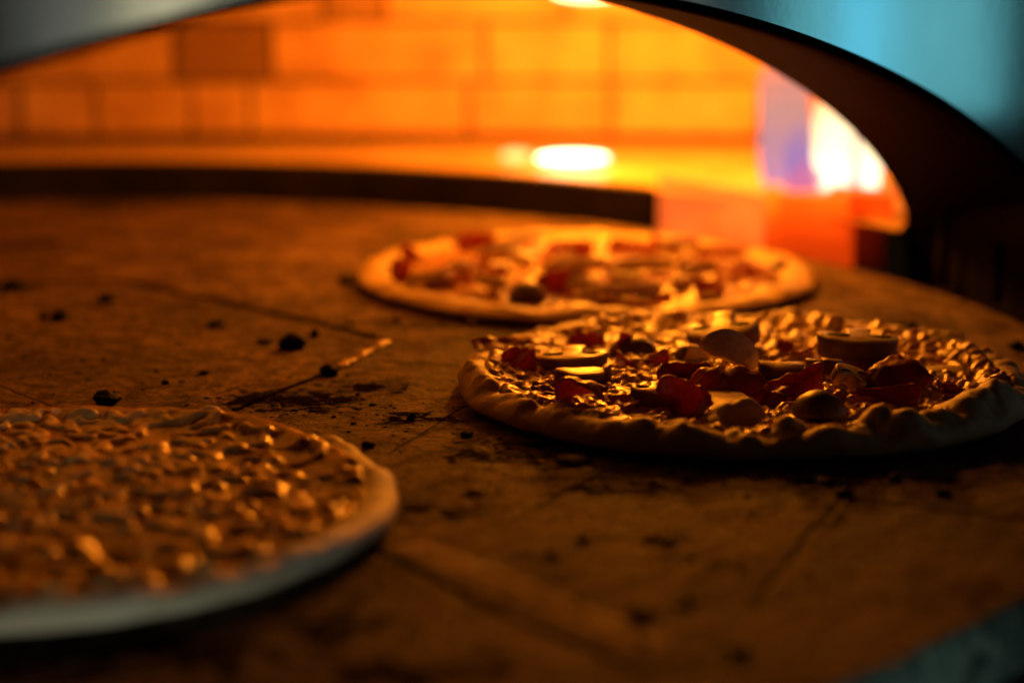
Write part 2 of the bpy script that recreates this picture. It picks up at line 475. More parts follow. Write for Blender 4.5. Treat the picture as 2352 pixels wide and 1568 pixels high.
# inner front wall behind the mouth
bm = bmesh.new(); prev = None
for i in range(161):
    s = -.95 + 1.75 * i / 160
    q_ = abs(s - RS) / RA
    zb = RH * (1 - q_ ** RN) ** (1 / RN) + .012 if q_ < 1 else -.05
    cur = [bm.verts.new(mouth(s, zb, AT + .001)), bm.verts.new(mouth(s, .45, AT + .001))]
    if prev: bm.faces.new((prev[0], prev[1], cur[1], cur[0]))
    prev = cur
opart('inner_front', bm, SOOTSTEEL)

# brick back wall: a gentle curve, bricks laid in four courses
def wall_pt(x, z, d=0.0):
    y = 1.985 - .16 * (x + .12) ** 2
    n = Vector((-.32 * (x + .12), -1, 0)).normalized() * -1
    return Vector((x, y, z)) + n * d
def wx(px): return (px - 1176) / FPX * 1.97
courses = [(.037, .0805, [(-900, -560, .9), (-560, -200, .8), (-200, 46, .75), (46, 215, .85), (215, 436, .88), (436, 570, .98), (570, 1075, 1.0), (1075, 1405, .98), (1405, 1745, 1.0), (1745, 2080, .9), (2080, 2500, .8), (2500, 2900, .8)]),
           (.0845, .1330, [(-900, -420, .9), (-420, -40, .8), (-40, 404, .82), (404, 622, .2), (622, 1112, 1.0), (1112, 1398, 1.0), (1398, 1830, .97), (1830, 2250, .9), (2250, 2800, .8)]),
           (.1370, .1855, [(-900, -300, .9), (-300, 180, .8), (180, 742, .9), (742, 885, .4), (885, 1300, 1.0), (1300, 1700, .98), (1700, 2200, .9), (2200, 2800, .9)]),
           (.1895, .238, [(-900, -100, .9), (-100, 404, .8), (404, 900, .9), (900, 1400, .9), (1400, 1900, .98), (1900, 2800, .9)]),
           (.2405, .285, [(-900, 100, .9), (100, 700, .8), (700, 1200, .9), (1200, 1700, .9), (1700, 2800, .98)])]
bm = bmesh.new(); tone = bm.faces.layers.float.new('tone')
for (z0, z1, row) in courses:
    for (a_, b_, tn) in row:
        x0, x1 = wx(a_) + .002, wx(b_) - .002
        nseg = 4; dj = random.uniform(-.0035, .0035)
        nb = len(bm.faces)
        fr = []; bk = []
        for i in range(nseg + 1):
            x = x0 + (x1 - x0) * i / nseg
            fr.append([bm.verts.new(wall_pt(x, z, dj)) for z in (z0, z1)])
            bk.append([bm.verts.new(wall_pt(x, z, .05)) for z in (z0, z1)])
        fs = []
        for i in range(nseg):
            fs.append(bm.faces.new((fr[i][0], fr[i + 1][0], fr[i + 1][1], fr[i][1])))
            fs.append(bm.faces.new((fr[i][1], fr[i + 1][1], bk[i + 1][1], bk[i][1])))
            fs.append(bm.faces.new((fr[i][0], bk[i][0], bk[i + 1][0], fr[i + 1][0])))
        fs.append(bm.faces.new((fr[0][0], fr[0][1], bk[0][1], bk[0][0])))
        fs.append(bm.faces.new((fr[-1][0], bk[-1][0], bk[-1][1], fr[-1][1])))
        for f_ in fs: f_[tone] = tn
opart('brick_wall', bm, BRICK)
bm = bmesh.new(); prev = None
for i in range(41):
    x = -.95 + 1.75 * i / 40
    cur = [bm.verts.new(wall_pt(x, z, .010)) for z in (-.05, .30)]
    if prev: bm.faces.new((prev[0], cur[0], cur[1], prev[1]))
    prev = cur
opart('mortar', bm, MORTAR)

# hearth ledge round the back of the deck, with its dark steel edge
RR0 = DR + .010
def ring_pt(a_, r, z): return Vector((DC.x + r * math.cos(a_), DC.y + r * math.sin(a_), z))
bm = bmesh.new(); prev = None
LZ = .029
for i in range(141):
    a_ = R(28 + 162 * i / 140)
    o_ = ring_pt(a_, RR0 + .001, LZ)
    x = o_.x
    w = wall_pt(max(-.94, min(.76, DC.x + (o_.x - DC.x) * 1.25)), LZ)
    if w.y < o_.y + .01: w.y = o_.y + .01
    cur = [bm.verts.new(o_), bm.verts.new(w + Vector((0, .004, 0)))]
    if prev: bm.faces.new((prev[0], cur[0], cur[1], prev[1]))
    prev = cur
opart('hearth_ledge', bm, LEDGE)
bm = bmesh.new(); prev = None
for i in range(181):
    a_ = R(50 + 146 * i / 180)
    cur = [bm.verts.new(ring_pt(a_, r_, z_)) for (r_, z_) in ((RR0, -.05), (RR0, LZ - .004), (RR0 + .002, LZ + .0012), (RR0 + .008, LZ + .0015))]
    if prev:
        for k_ in range(3): bm.faces.new((prev[k_], cur[k_], cur[k_ + 1], prev[k_ + 1]))
    prev = cur
opart('ledge_edge', bm, DARKSTEEL, True)

# side guard between burner and mouth: blackened plate with upright ribs along the deck
bm = bmesh.new(); prev = None
for i in range(41):
    a_ = R(16.5 + 10 * i / 40)
    cur = [bm.verts.new(ring_pt(a_, RR0 + .02, z_)) for z_ in (-.05, .2)]
    if prev: bm.faces.new((prev[0], cur[0], cur[1], prev[1]))
    prev = cur
opart('side_guard', bm, SOOTSTEEL)
for (px, py, hgt) in ((2112, 650, .052), (2203, 690, .040), (2292, 735, .034)):
    b = unp(px, py); dv = (b - DC); dv.z = 0; dv.normalize()
    bm = bmesh.new()
    c = DC + dv * (RR0 + .012)
    add_box(bm, Vector((c.x, c.y, hgt / 2 - .004)), (.006, .006, hgt), Matrix.Rotation(math.atan2(dv.y, dv.x), 4, 'Z'), .002)
    opart('rib', bm, ARCHSTEEL, True)

# ceiling and outer shell
bm = bmesh.new()
cpts = [mouth(-.94, 0, AT + .004), mouth(.83, 0, AT + .004), Vector((.53, 2.03, 0)), Vector((-.98, 2.03, 0))]
for zc in (.31, .34): bm.faces.new([bm.verts.new(Vector((p.x, p.y, zc))) for p in cpts])
opart('ceiling', bm, CEIL)
for x, y_, ln_ in ((-1.0, 1.55, 1.0), (.535, 1.84, .44)):
    nm = 'side_wall'
    bm = bmesh.new(); add_box(bm, Vector((x, y_, .12)), (.03, ln_, .40)); opart(nm, bm, SOOTSTEEL)
bm = bmesh.new(); add_box(bm, Vector((-.1, 1.3, -.13)), (1.9, 1.5, .02)); opart('base_tray', bm, SOOTSTEEL)
# steel front shelf under the deck's overhang
bm = bmesh.new()
add_box(bm, Vector((.05, .55, -.100)), (1.9, 1.3, .016), Matrix.Rotation(YAW, 4, 'Z') @ Matrix.Rotation(0, 4, 'X'), .003)
opart('front_shelf', bm, SHELF)

# lamp and glowing ovals that show in the photograph
OVAL = M_emit('white_glow', (1.0, .80, .45), 9)
OVALDIM = M_emit('dim_glow', (1.0, .60, .16), 2.0)
def lens(name, c, sx, sy, sz, mat, parent, label=None):
    bm = bmesh.new(); bmesh.ops.create_uvsphere(bm, u_segments=32, v_segments=16, radius=1)
    bm.transform(Matrix.Translation(c) @ Matrix.Diagonal((sx, sy, sz, 1)))
    return opart(name, bm, mat, True, label)
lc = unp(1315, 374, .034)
lens('ledge_oval', lc + Vector((0, 0, .004)), .0290, .010, .0042, OVAL, oven, 'white glowing oval on the ledge')  # emissive oval standing in for a bright white spot
lens('dim_oval', unp(1185, 372, .034) + Vector((0, .01, .004)), .0120, .010, .0045, OVALDIM, oven, 'dim yellow glowing oval beside the white one')  # weaker emissive oval for the fainter spot next to it
cl = Vector(((1350 - 1176) / FPX * 1.52, 1.52, .1865))
lens('ceiling_lamp', cl, .026, .02, .006, M_emit('ceiling_lamp_glass', (1.0, .62, .22), 5), oven, 'pale glowing lamp under the ceiling')
bm = bmesh.new(); add_box(bm, cl + Vector((0, 0, .07)), (.012, .012, .12), None, .002); opart('lamp_stem', bm, SOOTSTEEL, True)

# ------------------------------------------------------------------ burner and flames
bl = unp(1500, 528); br = unp(1950, 603)
burner = thing('gas_burner', unp(1745, 585) + Vector((0, .02, 0)), 'red clay burner guard glowing at the right rim of the deck', 'burner')
binv = Matrix.Translation(burner.location).inverted()
GLOWCLAY = MT('glowing_red_clay'); v_ = GLOWCLAY.coord()
GLOWCLAY.l(GLOWCLAY.ramp(GLOWCLAY.noise(v_, 16), [(.3, (.55, .13, .04)), (.7, (.72, .2, .06))]), GLOWCLAY.p.inputs['Base Color'])
GLOWCLAY.set(Roughness=.65, Emission_Color=(1.0, .062, .002), Emission_Strength=.62); GLOWCLAY = GLOWCLAY.m  # emission added to brighten the guard's otherwise unlit front
LITCLAY = MT('lit_orange_clay'); v_ = LITCLAY.coord()
LITCLAY.l(LITCLAY.ramp(LITCLAY.noise(v_, 22), [(.35, (.62, .25, .09)), (.65, (.80, .36, .14))]), LITCLAY.p.inputs['Base Color'])
LITCLAY.l(LITCLAY.ramp(LITCLAY.noise(v_, 26, 3), [(.35, (.85, .10, .010)), (.65, (1.0, .15, .022))]), LITCLAY.p.inputs['Emission Color'])
LITCLAY.set(Roughness=.7, Emission_Strength=.95); LITCLAY = LITCLAY.m  # emission stands in for lamp light that misses the plate's front
def bpart(name, bm, m, smooth=True, label=None):
    bm.transform(binv); o = obj(name, bm, m, burner, smooth)
    if label: o['label'] = label
    return o
def wallstrip(pts, z0, z1f, thick, n_per=8):
    bm = bmesh.new(); prev = None; P = []
    for (p, q) in zip(pts[:-1], pts[1:]):
        for k_ in range(n_per): P.append(p.lerp(q, k_ / n_per))
    P.append(pts[-1]); N = len(P)
    for i, p in enumerate(P):
        tz = z1f(i / (N - 1))
        b = p + Vector((.25, 1, 0)).normalized() * thick
        cur = [bm.verts.new(Vector((p.x, p.y, z0))), bm.verts.new(Vector((p.x, p.y, tz))), bm.verts.new(Vector((b.x, b.y, tz))), bm.verts.new(Vector((b.x, b.y, z0)))]
        if prev:
            for k_ in range(4): bm.faces.new((prev[k_], cur[k_], cur[(k_ + 1) % 4], prev[(k_ + 1) % 4]))
        else: bm.faces.new(cur[::-1])
        prev = cur
    bm.faces.new(prev)
    return bm
off = Vector((.004, .016, 0))
q = [unp(*p) + off for p in ((1502, 522), (1620, 545), (1742, 572))]
bpart('left_plate', wallstrip(q, -.01, lambda t_: .0385 - .002 * t_, .02), LITCLAY, False, 'orange self-lit left plate')
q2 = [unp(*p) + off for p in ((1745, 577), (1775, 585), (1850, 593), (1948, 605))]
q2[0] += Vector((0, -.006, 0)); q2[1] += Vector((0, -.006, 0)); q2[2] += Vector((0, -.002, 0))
bpart('curved_guard', wallstrip(q2, -.01, lambda t_: .043 - .002 * math.sin(math.pi * min(1, t_ * 1.1)), .02), GLOWCLAY, True, 'glowing red curved guard')
q3 = [unp(*p) + off + Vector((.0, .022, 0)) for p in ((1905, 600), (2050, 616))]
bpart('lip', wallstrip(q3, .0225, lambda t_: .044, .03), GLOWCLAY, False)
q4 = [unp(*p) + off + Vector((.0, .03, 0)) for p in ((1905, 596), (2042, 616))]
bpart('foot', wallstrip(q4, -.01, lambda t_: .0215, .02), noisy('brown_foot', [(.3, (.10, .05, .025)), (.7, (.16, .08, .04))], 20, .8), False)

def tongue(name, base, w, hgt, lean, mat, label, flat=.55, seed=0, blunt=.8):
    """an upright lick of flame, thicker below, drawn out to a wavering tip"""
    bm = bmesh.new(); rings = 22; sg = 18; prev = None
    rs = random.Random(seed); ph = rs.uniform(0, 6)
    for i in range(rings + 1):
        t_ = i / rings
        rad = w * (max(0.0, math.sin(math.pi * min(1, t_ * .86 + .14))) ** blunt) * (1 - .35 * t_)
        rad = max(rad, .0004)
        cx = lean * t_ + .12 * w * math.sin(ph + 5 * t_); cy = .1 * w * math.sin(ph * 2 + 4 * t_)
        ring = [bm.verts.new((cx + rad * math.cos(2 * math.pi * k_ / sg) * (1 + .12 * math.sin(3 * k_ + 7 * t_ + ph)),
                              cy + flat * rad * math.sin(2 * math.pi * k_ / sg), hgt * t_)) for k_ in range(sg)]
        if prev:
            for k_ in range(sg): bm.faces.new((prev[k_], prev[(k_ + 1) % sg], ring[(k_ + 1) % sg], ring[k_]))
        else: bm.faces.new(ring[::-1])
        prev = ring
    bm.faces.new(prev)
    o = obj(name, bm, mat, None, True)
    o.location = base
    return tag(o, label, 'flame', 'gas flames on the burner')
def bp(px, y): return Vector(((px - 1176) / FPX * y, y, .026))
YEL = M_emit('yellow_flame', (1.0, .74, .38), 2.6, .22, (.02, .085), ((1.0, .80, .62), .0, .03))
VIO = M_emit('lilac_flame', (.66, .32, .27), .95, .22, (.06, .12), ((.60, .28, .50), .0, .06))
VIO2 = M_emit('blue_violet_flame', (.45, .28, .85), .65, .62, (.025, .065))
PINK = M_emit('pink_flame', (.95, .22, .42), .8, .45, (.010, .035))
tongue('gas_flame', bp(1902, 1.70), .0105, .080, -.003, YEL, 'white-hot flame nearest the lilac one, soft left edge', .6, 1)
tongue('gas_flame', bp(1942, 1.705), .0115, .098, -.006, YEL, 'tallest white-hot flame in the middle of the fire', .6, 5)
tongue('gas_flame', bp(2006, 1.69), .0088, .066, -.006, YEL, 'yellowish white flame squeezed against the dark arch edge', .6, 2)
tongue('gas_flame', bp(1806, 1.725), .0235, .125, .002, VIO, 'broad pale lilac flame left of the white flames', .3, 3, .25)
tongue('gas_flame', bp(1978, 1.725), .0200, .095, -.004, VIO, 'lilac flame glowing in the gap behind the white ones', .3, 8)
tongue('gas_flame', bp(1838, 1.70), .0125, .056, .001, VIO2, 'small blue-violet flame core before the broad lilac flame', .5, 4)
tongue('gas_flame', bp(1850, 1.685), .0150, .028, .001, PINK, 'low pink flame licking over the red guard', .5, 6)

# ------------------------------------------------------------------ pizzas
PROF = np.array([(.030, .0004), (.008, .0006), (.003, .0016), (.0004, .0048), (.0006, .0085), (.004, .0122), (.009, .0146), (.015, .0146), (.021, .0118), (.028, .0090), (.040, .0078), (.07, .0074)])
def crust_profile(n=46):
    t_ = np.linspace(0, 1, len(PROF)); tt = np.linspace(0, 1, n)
    # smooth resample
    d = np.concatenate([[0], np.cumsum(np.hypot(*np.diff(PROF, axis=0).T))]); d /= d[-1]
    tt = np.linspace(0, 1, n) ** 1.0
    P = np.stack([np.interp(tt, d, PROF[:, 0]), np.interp(tt, d, PROF[:, 1])], 1)
    for _ in range(2): P[1:-1] = .25 * P[:-2] + .5 * P[1:-1] + .25 * P[2:]
    return P

class Pizza:
    def __init__(self, name, centre, Rad, seed, label, group):
        self.c = centre; self.R = Rad; self.seed = seed
        self.root = thing(name, centre, label, 'pizza', group)
    def rad(self, th):
        return self.R * (1 + .020 * fbm(np.cos(th) * 1.4 + 5, np.sin(th) * 1.4 + self.seed, self.seed) + .009 * fbm(np.cos(th) * 5, np.sin(th) * 5, self.seed + 7))
    def crust(self, mat, scale_h=1.0, bubbles=(), lump=.0016, rim=1.0, na=620):
        P = crust_profile(); th = np.linspace(0, 2 * np.pi, na, endpoint=False)
        Rt = self.rad(th)
        hv = scale_h * (1 + .22 * fbm(np.cos(th) * 3 + 3, np.sin(th) * 3, self.seed + 2) + .12 * fbm(np.cos(th) * 11, np.sin(th) * 11, self.seed + 3))
        self.hv = (th, hv)
        inner = P[:, 0] > .024
        r = Rt[None] - P[:, :1] * np.linspace(1, rim, len(P))[:, None]
        z = P[:, 1:] * (1 + (hv[None] - 1) * np.where(P[:, 1:] > .003, 1, .4))
        x = r * np.cos(th); y = r * np.sin(th)
        top = np.clip((P[:, 1:] - .003) / .008, 0, 1) * np.clip(1 - (P[:, :1] - .02) / .02, 0, 1)
        lmp = fbm(x * 70 + 9, y * 70, self.seed + 4, 3) * lump + np.maximum(0, fbm(x * 42, y * 42 + 3, self.seed + 8, 2)) * lump * 1.3
        z = z + lmp * top
        for (a_, dr, sz, hh) in bubbles:
            bx, by = (self.R - dr) * math.cos(a_), (self.R - dr) * math.sin(a_)
            q_ = ((x - bx) ** 2 + (y - by) ** 2) / sz ** 2
            z = z + hh * np.maximum(0, 1 - q_) ** 1.25 * np.clip(P[:, 1:] / .008, 0, 1)
            push = .25 * hh * np.exp(-q_ * 1.2)
            x = x + push * math.cos(a_); y = y + push * math.sin(a_)
        V = np.stack([x, y, z], -1).reshape(-1, 3)
        n = len(P); I = np.arange(n - 1)[:, None] * na; J = np.arange(na)[None]; J2 = (J + 1) % na
        F = np.stack([I + J, I + J2, I + na + J2, I + na + J], -1).reshape(-1, 4).tolist()
        F.append([(n - 1) * na + k_ for k_ in range(na)])
        V = np.asarray(V)
        mesh_np('crust', V, F, mat, self.root)
        self.P = P
    def surf(self, r, th):
        Rt = self.rad(th); d = Rt - r
        j = int(np.argmax(self.P[:, 1])); pr = self.P[j:]
        hv = np.interp(np.mod(th, 2 * np.pi), *self.hv, period=2 * np.pi)
        zc = np.interp(d, pr[:, 0], pr[:, 1])
        return zc * (1 + (hv - 1))
    def cheese(self, mat, step=.0011, margin=.014, nblob=900, blen=(.005, .013), bw=(.0018, .0030), bh=(.0012, .003), thick=.0022, lump=.0012, coarse=.0012, sauce=.35, edge_sauce=.5, fine=.0004, passes=1, back=0.0, red=None):
        n = int(2 * self.R / step) + 3
        ax = (np.arange(n) - n / 2) * step
        X, Y = np.meshgrid(ax, ax, indexing='ij')
        r = np.hypot(X, Y); th = np.arctan2(Y, X)
        Rin = self.rad(th) - margin * (1 - back * np.clip(np.sin(th) + .15, 0, 1)) * (1 + .35 * fbm(np.cos(th) * 4, np.sin(th) * 4, self.seed + 12) + .3 * fbm(np.cos(th) * 14, np.sin(th) * 14, self.seed + 13))
        H = np.zeros_like(X); A = np.zeros_like(X)
        rs = np.random.default_rng(self.seed + 50)
        for k_ in range(nblob):
            rad_ = self.R * .93 * math.sqrt(rs.random()); a_ = rs.random() * 2 * np.pi
            cx, cy = rad_ * math.cos(a_), rad_ * math.sin(a_)
            if rad_ > self.R - margin - .004: continue
            L = rs.uniform(*blen) * .5; w = rs.uniform(*bw); hh = rs.uniform(*bh); t_ = rs.random() * np.pi; bend = rs.uniform(-.3, .3)
            ext = L + w + .002
            i0, i1 = np.searchsorted(ax, (cx - ext, cx + ext)); j0, j1 = np.searchsorted(ax, (cy - ext, cy + ext))
            xs = X[i0:i1, j0:j1] - cx; ys = Y[i0:i1, j0:j1] - cy
            uu = xs * math.cos(t_) + ys * math.sin(t_); vv = -xs * math.sin(t_) + ys * math.cos(t_)
            vv = vv + bend * (uu * uu / max(L, .002) - L * .4)
            d2 = (np.maximum(0, np.abs(uu) - L) ** 2 + vv ** 2) / w ** 2
            g = np.sqrt(np.maximum(0, 1 - d2)) * hh
            H[i0:i1, j0:j1] = np.maximum(H[i0:i1, j0:j1], g + .25 * H[i0:i1, j0:j1] * (g > 0))
            A[i0:i1, j0:j1] = np.maximum(A[i0:i1, j0:j1], np.maximum(0, 1 - d2) ** .5)
        for _ in range(passes):
            H[1:-1, 1:-1] = .4 * H[1:-1, 1:-1] + .15 * (H[:-2, 1:-1] + H[2:, 1:-1] + H[1:-1, :-2] + H[1:-1, 2:])
        inside = np.clip((Rin - r) / .006, 0, 1); ins = inside * inside * (3 - 2 * inside)
        base = self.surf(r, th)
        Zz = base - .0012 + ins * (thick + H + coarse * fbm(X * 55, Y * 55, self.seed + 20) + lump * fbm(X * 160, Y * 160, self.seed + 21, 3) + fine * fbm(X * 420, Y * 420, self.seed + 22, 2))
        self.Hax = ax; self.Hz = Zz
        cheese = np.clip(A * .8 + (1 - sauce) + .55 * fbm(X * 26, Y * 26, self.seed + 30), 0, 1) * np.clip(.25 + (Rin - r) / .03 + (1 - edge_sauce), 0, 1)
        if red:      # where the cheese stops short and the sauce is bare
            da = np.angle(np.exp(1j * (th - red[0])))
            bare = np.exp(-(da / red[1]) ** 2) * np.clip((r / self.R - .70) / .12, 0, 1) * np.clip(.7 + 1.2 * fbm(X * 60, Y * 60, self.seed + 44), 0, 1)
            cheese = cheese * (1 - bare)
        keep = (r < Rin + .0015)
        idx = -np.ones_like(X, int); idx[keep] = np.arange(keep.sum())
        q_ = keep[:-1, :-1] & keep[1:, :-1] & keep[1:, 1:] & keep[:-1, 1:]
        ii, jj = np.where(q_)
        F = np.stack([idx[ii, jj], idx[ii + 1, jj], idx[ii + 1, jj + 1], idx[ii, jj + 1]], 1)
        V = np.stack([X[keep], Y[keep], Zz[keep]], 1)
        o = mesh_np('cheese', V, F, mat, self.root)
        at = o.data.attributes.new('cheese', 'FLOAT', 'POINT'); at.data.foreach_set('value', cheese[keep].astype(np.float32))
    def top(self, x, y):
        i = int(np.clip(np.searchsorted(self.Hax, x), 0, len(self.Hax) - 1)); j = int(np.clip(np.searchsorted(self.Hax, y), 0, len(self.Hax) - 1))
        return float(self.Hz[i, j])
    def at(self, px, py, lift=0.0):
        """point on this pizza's top, in its own coordinates"""
        z = .011
        for _ in range(4):
            w = unp(px, py, z + self.c.z) - self.c
            z = self.top(w.x, w.y)
        return Vector((w.x, w.y, z + lift))
    def scale(self, px_w, py):
        w = unp(1176, py, .012); return px_w * math.hypot(w.y, CAMH) / FPX

def mushroom_slice(pz, loc, w, thick, rot, stem=True, seed=0, gills=True, name='mushroom_slice', skin=None, flesh=None):
    rs = random.Random(seed)
    a = w / 2; pts = []
    n = 26
    k1 = rs.uniform(.66, .86)
    for i in range(n + 1):
        t_ = math.pi * i / n
        pts.append((a * math.cos(t_) * (1 + .03 * math.sin(5 * t_ + seed)), a * k1 * max(0.0, math.sin(t_)) ** .8))
    sw = rs.uniform(.20, .30); sl = rs.uniform(.45, .75)
    if stem: low = [(-.92, -.13), (-.70, -.14), (-.45, .02), (-sw, .0), (-sw * .9, -sl * .6), (-sw * 1.15, -sl), (-sw * .5, -sl * 1.08), (sw * .5, -sl * 1.05), (sw * 1.1, -sl), (sw * .9, -sl * .6), (sw, .0), (.45, .02), (.70, -.14), (.92, -.13)]
    else: low = [(-.95, -.12), (-.6, -.2), (-.2, -.12), (.2, -.14), (.6, -.2), (.95, -.12)]
    pts += [(a * x, a * y) for x, y in low]
    bm = bmesh.new()
    top = [bm.verts.new((x, y, thick)) for x, y in pts]; bot = [bm.verts.new((x * .97, y * .97, 0)) for x, y in pts]
    ft = bm.faces.new(top); bm.faces.new(bot[::-1]); N = len(pts)
    for i in range(N):
        f_ = bm.faces.new((bot[i], bot[(i + 1) % N], top[(i + 1) % N], top[i]))
        f_.material_index = 1 if i < n else 0
    bmesh.ops.recalc_face_normals(bm, faces=bm.faces[:])
    es = [e for e in bm.edges if len(e.link_faces) == 2 and (len(e.link_faces[0].verts) > 6) != (len(e.link_faces[1].verts) > 6)]
    bmesh.ops.bevel(bm, geom=es, offset=min(.0009, thick * .22), segments=2, profile=.5, affect='EDGES')
    big = [f_ for f_ in bm.faces if len(f_.verts) > 6]
    bmesh.ops.triangulate(bm, faces=big)
    for v_ in bm.verts:
        p = v_.co * 95
        v_.co.z += (mnoise.noise(Vector((p.x, p.y, seed))) * .0009) * (v_.co.z / thick)
    me = bpy.data.meshes.new(name); bm.to_mesh(me); bm.free()
    o = link(name, me, [flesh or FLESH, skin or SKIN], pz.root, True)
    o.location = loc; o.rotation_euler = rot
    if gills:
        bm = bmesh.new()
        for sgn in ((-1, 1) if stem else (1,)):
            cx = sgn * .50 * a if stem else 0
            r_ = bmesh.ops.create_uvsphere(bm, u_segments=18, v_segments=8, radius=1)
            for v_ in r_['verts']:
                x, y, z = v_.co
                x *= .30 if stem else .7
                y = y * .105 + (.16 - .5 * (x * x if stem else .4 * x * x)) 
                v_.co = Vector((cx + a * x, a * y, thick + .0002 + z * .0005))
        obj('gills', bm, GILL, o, True)
    return o

def mushroom_cap(pz, loc, w, hgt, rot, seed=0):
    bm = bmesh.new(); bmesh.ops.create_uvsphere(bm, u_segments=36, v_segments=20, radius=1)
    for v_ in bm.verts:
        z = v_.co.z
        if z < 0: v_.co = Vector((v_.co.x * .86, v_.co.y * .86, z * .25 if z > -.5 else -.05))
        v_.co = Vector((v_.co.x * w / 2, v_.co.y * w / 2, v_.co.z * hgt))
        p = v_.co * 110
        v_.co += v_.co.normalized() * mnoise.noise(p + Vector((seed, 0, 0))) * .0006
    o = obj('mushroom_cap', bm, SKIN, pz.root, True)
    o.location = loc; o.rotation_euler = rot
    return o

def ham_slice(pz, loc, L, W, rot, curl=.5, twist=.0, seed=0, mat=None, name='ham_slice', wav=.10, lift=0.0, thick=.0009, taper=None, fold=None):
    nu, nv = 26, 16
    rs = random.Random(seed * 7 + 1)
    if taper is None: taper = rs.choice((0, .45, .7))
    if fold is None: fold = rs.uniform(-.25, .3)
    fv = rs.uniform(-.3, .3)
    bm = bmesh.new(); G = []
    for i in range(nu + 1):
        u = -1 + 2 * i / nu; row = []
        wv = max(.30, (1 - abs(u) ** 5) ** .5 if abs(u) < 1 else 0)
        for j in range(nv + 1):
            v = -1 + 2 * j / nv
            jag = 1 + .16 * mnoise.noise(Vector((u * 2.5, v * 2, seed * 3.1))) + .06 * mnoise.noise(Vector((u * 7, v * 6, seed * 5.1)))
            x = u * L / 2 * jag; y = v * wv * W / 2 * jag
            z = .16 * curl * W * v * v + twist * u * v * W * .5
            z += wav * W * (1.3 * mnoise.noise(Vector((u * 1.5, v * 1.2, seed * 1.7))) + .8 * mnoise.noise(Vector((u * 3.3, v * 2.4 + 4, seed * 2.9))) * (.4 + .6 * max(abs(u), abs(v))))
            z += .12 * curl * L * u * u + fold * W * .5 * abs(v - fv - .3 * u)
            y *= 1 - taper * (u + 1) / 2
            row.append(bm.verts.new((x, y, z)))
        G.append(row)
    P_ = np.array([[v_.co[:] for v_ in row] for row in G])
    Nn = np.cross(np.gradient(P_, axis=0), np.gradient(P_, axis=1)); Nn /= np.linalg.norm(Nn, axis=2, keepdims=True) + 1e-12
    B = [[bm.verts.new(P_[i, j] - Nn[i, j] * thick) for j in range(nv + 1)] for i in range(nu + 1)]
    for i in range(nu):
        for j in range(nv):
            bm.faces.new((G[i][j], G[i + 1][j], G[i + 1][j + 1], G[i][j + 1]))
            bm.faces.new((B[i][j], B[i][j + 1], B[i + 1][j + 1], B[i + 1][j]))
    for i in range(nu):
        for j in (0, nv): bm.faces.new((G[i][j], B[i][j], B[i + 1][j], G[i + 1][j]))
    for j in range(nv):
        for i in (0, nu): bm.faces.new((G[i][j], G[i][j + 1], B[i][j + 1], B[i][j]))
    zmin = min(v_.co.z for v_ in bm.verts)
    for v_ in bm.verts: v_.co.z -= zmin * .7
    o = obj(name, bm, mat or HAM, pz.root, True)
    o.location = loc + Vector((0, 0, lift)); o.rotation_euler = rot
    return o

GP = 'pizzas baking on the turning deck'
def ang_of(pz, px, py, z=.012):
    w = unp(px, py, z) - pz.c; return math.atan2(w.y, w.x), pz.R - math.hypot(w.x, w.y)

# --- the mushroom and ham pizza in focus, right
p3 = Pizza('pizza', Vector((.1215, 1.156, .0012)), .1525, 31, 'nearest mushroom and ham pizza, in sharp focus, puffy rim at the front right', GP)
bub = []
for (px, py, sz, hh) in ((1690, 934, .0165, .0115), (1650, 950, .012, .006), (1735, 945, .012, .007), (1815, 975, .013, .0085), (1790, 985, .009, .004), (2030, 962, .022, .0095), (2005, 970, .010, .006), (2190, 935, .017, .0095), (2140, 955, .012, .006), (2255, 920, .02, .010), (1560, 972, .010, .005), (1480, 978, .008, .003), (1905, 1000, .013, .005), (2100, 985, .014, .004), (1300, 935, .010, .003), (1200, 905, .011, .003), (1130, 880, .012, .004), (1590, 995, .016, .003), (2150, 830, .02, .003), (2210, 838, .02, .0025), (2280, 860, .018, .002)):
    a_, dr = ang_of(p3, px, py, .014); bub.append((a_, dr, sz, hh))
rb = random.Random(9)
for _ in range(80):
    bub.append((rb.uniform(-math.pi, math.pi), rb.uniform(.007, .019), rb.uniform(.003, .008), rb.uniform(.0006, .0022)))
p3.crust(DOUGH, .84, bub, .0020, .85, 1100)
p3.cheese(CHEESE3, .00085, .0125, 1250, (.002, .009), (.0014, .0030), (.0008, .0028), .0030, .0008, .0022, .50, .45, .0004)
def m3(px, py, wpx, th_, rot, **k):
    return mushroom_slice(p3, p3.at(px, py, k.pop('lift', 0.0)), p3.scale(wpx, py), th_, Euler([R(a_) for a_ in rot]), **k)
m3(1316, 842, 170, .0085, (-3, 4, 172), seed=1, lift=.0005)
m3(1330, 885, 118, .0085, (-4, -2, 190), seed=2, stem=False, gills=False, lift=.0005)
m3(1392, 872, 44, .008, (10, 10, 250), seed=3, stem=False, gills=False)
m3(1500, 930, 112, .0105, (-8, -3, 176), seed=4, stem=True, lift=.0)
m3(1664, 806, 172, .0125, (-16, 9, 168), seed=5, lift=.004)
m3(1664, 858, 150, .0065, (72, 24, 18), seed=6, stem=False, gills=False, lift=.009)
m3(1790, 872, 104, .0090, (-10, -4, 186), seed=7, stem=False, gills=False)
m3(1968, 832, 186, .0125, (-4, -2, 176), seed=8, lift=.0035)
m3(1892, 862, 90, .0085, (12, 0, 160), seed=9, stem=False, gills=False)
m3(1948, 896, 108, .0075, (26, 14, 36), seed=10, lift=.0025)
m3(1600, 822, 62, .008, (0, 10, 30), seed=12, stem=False, gills=False)
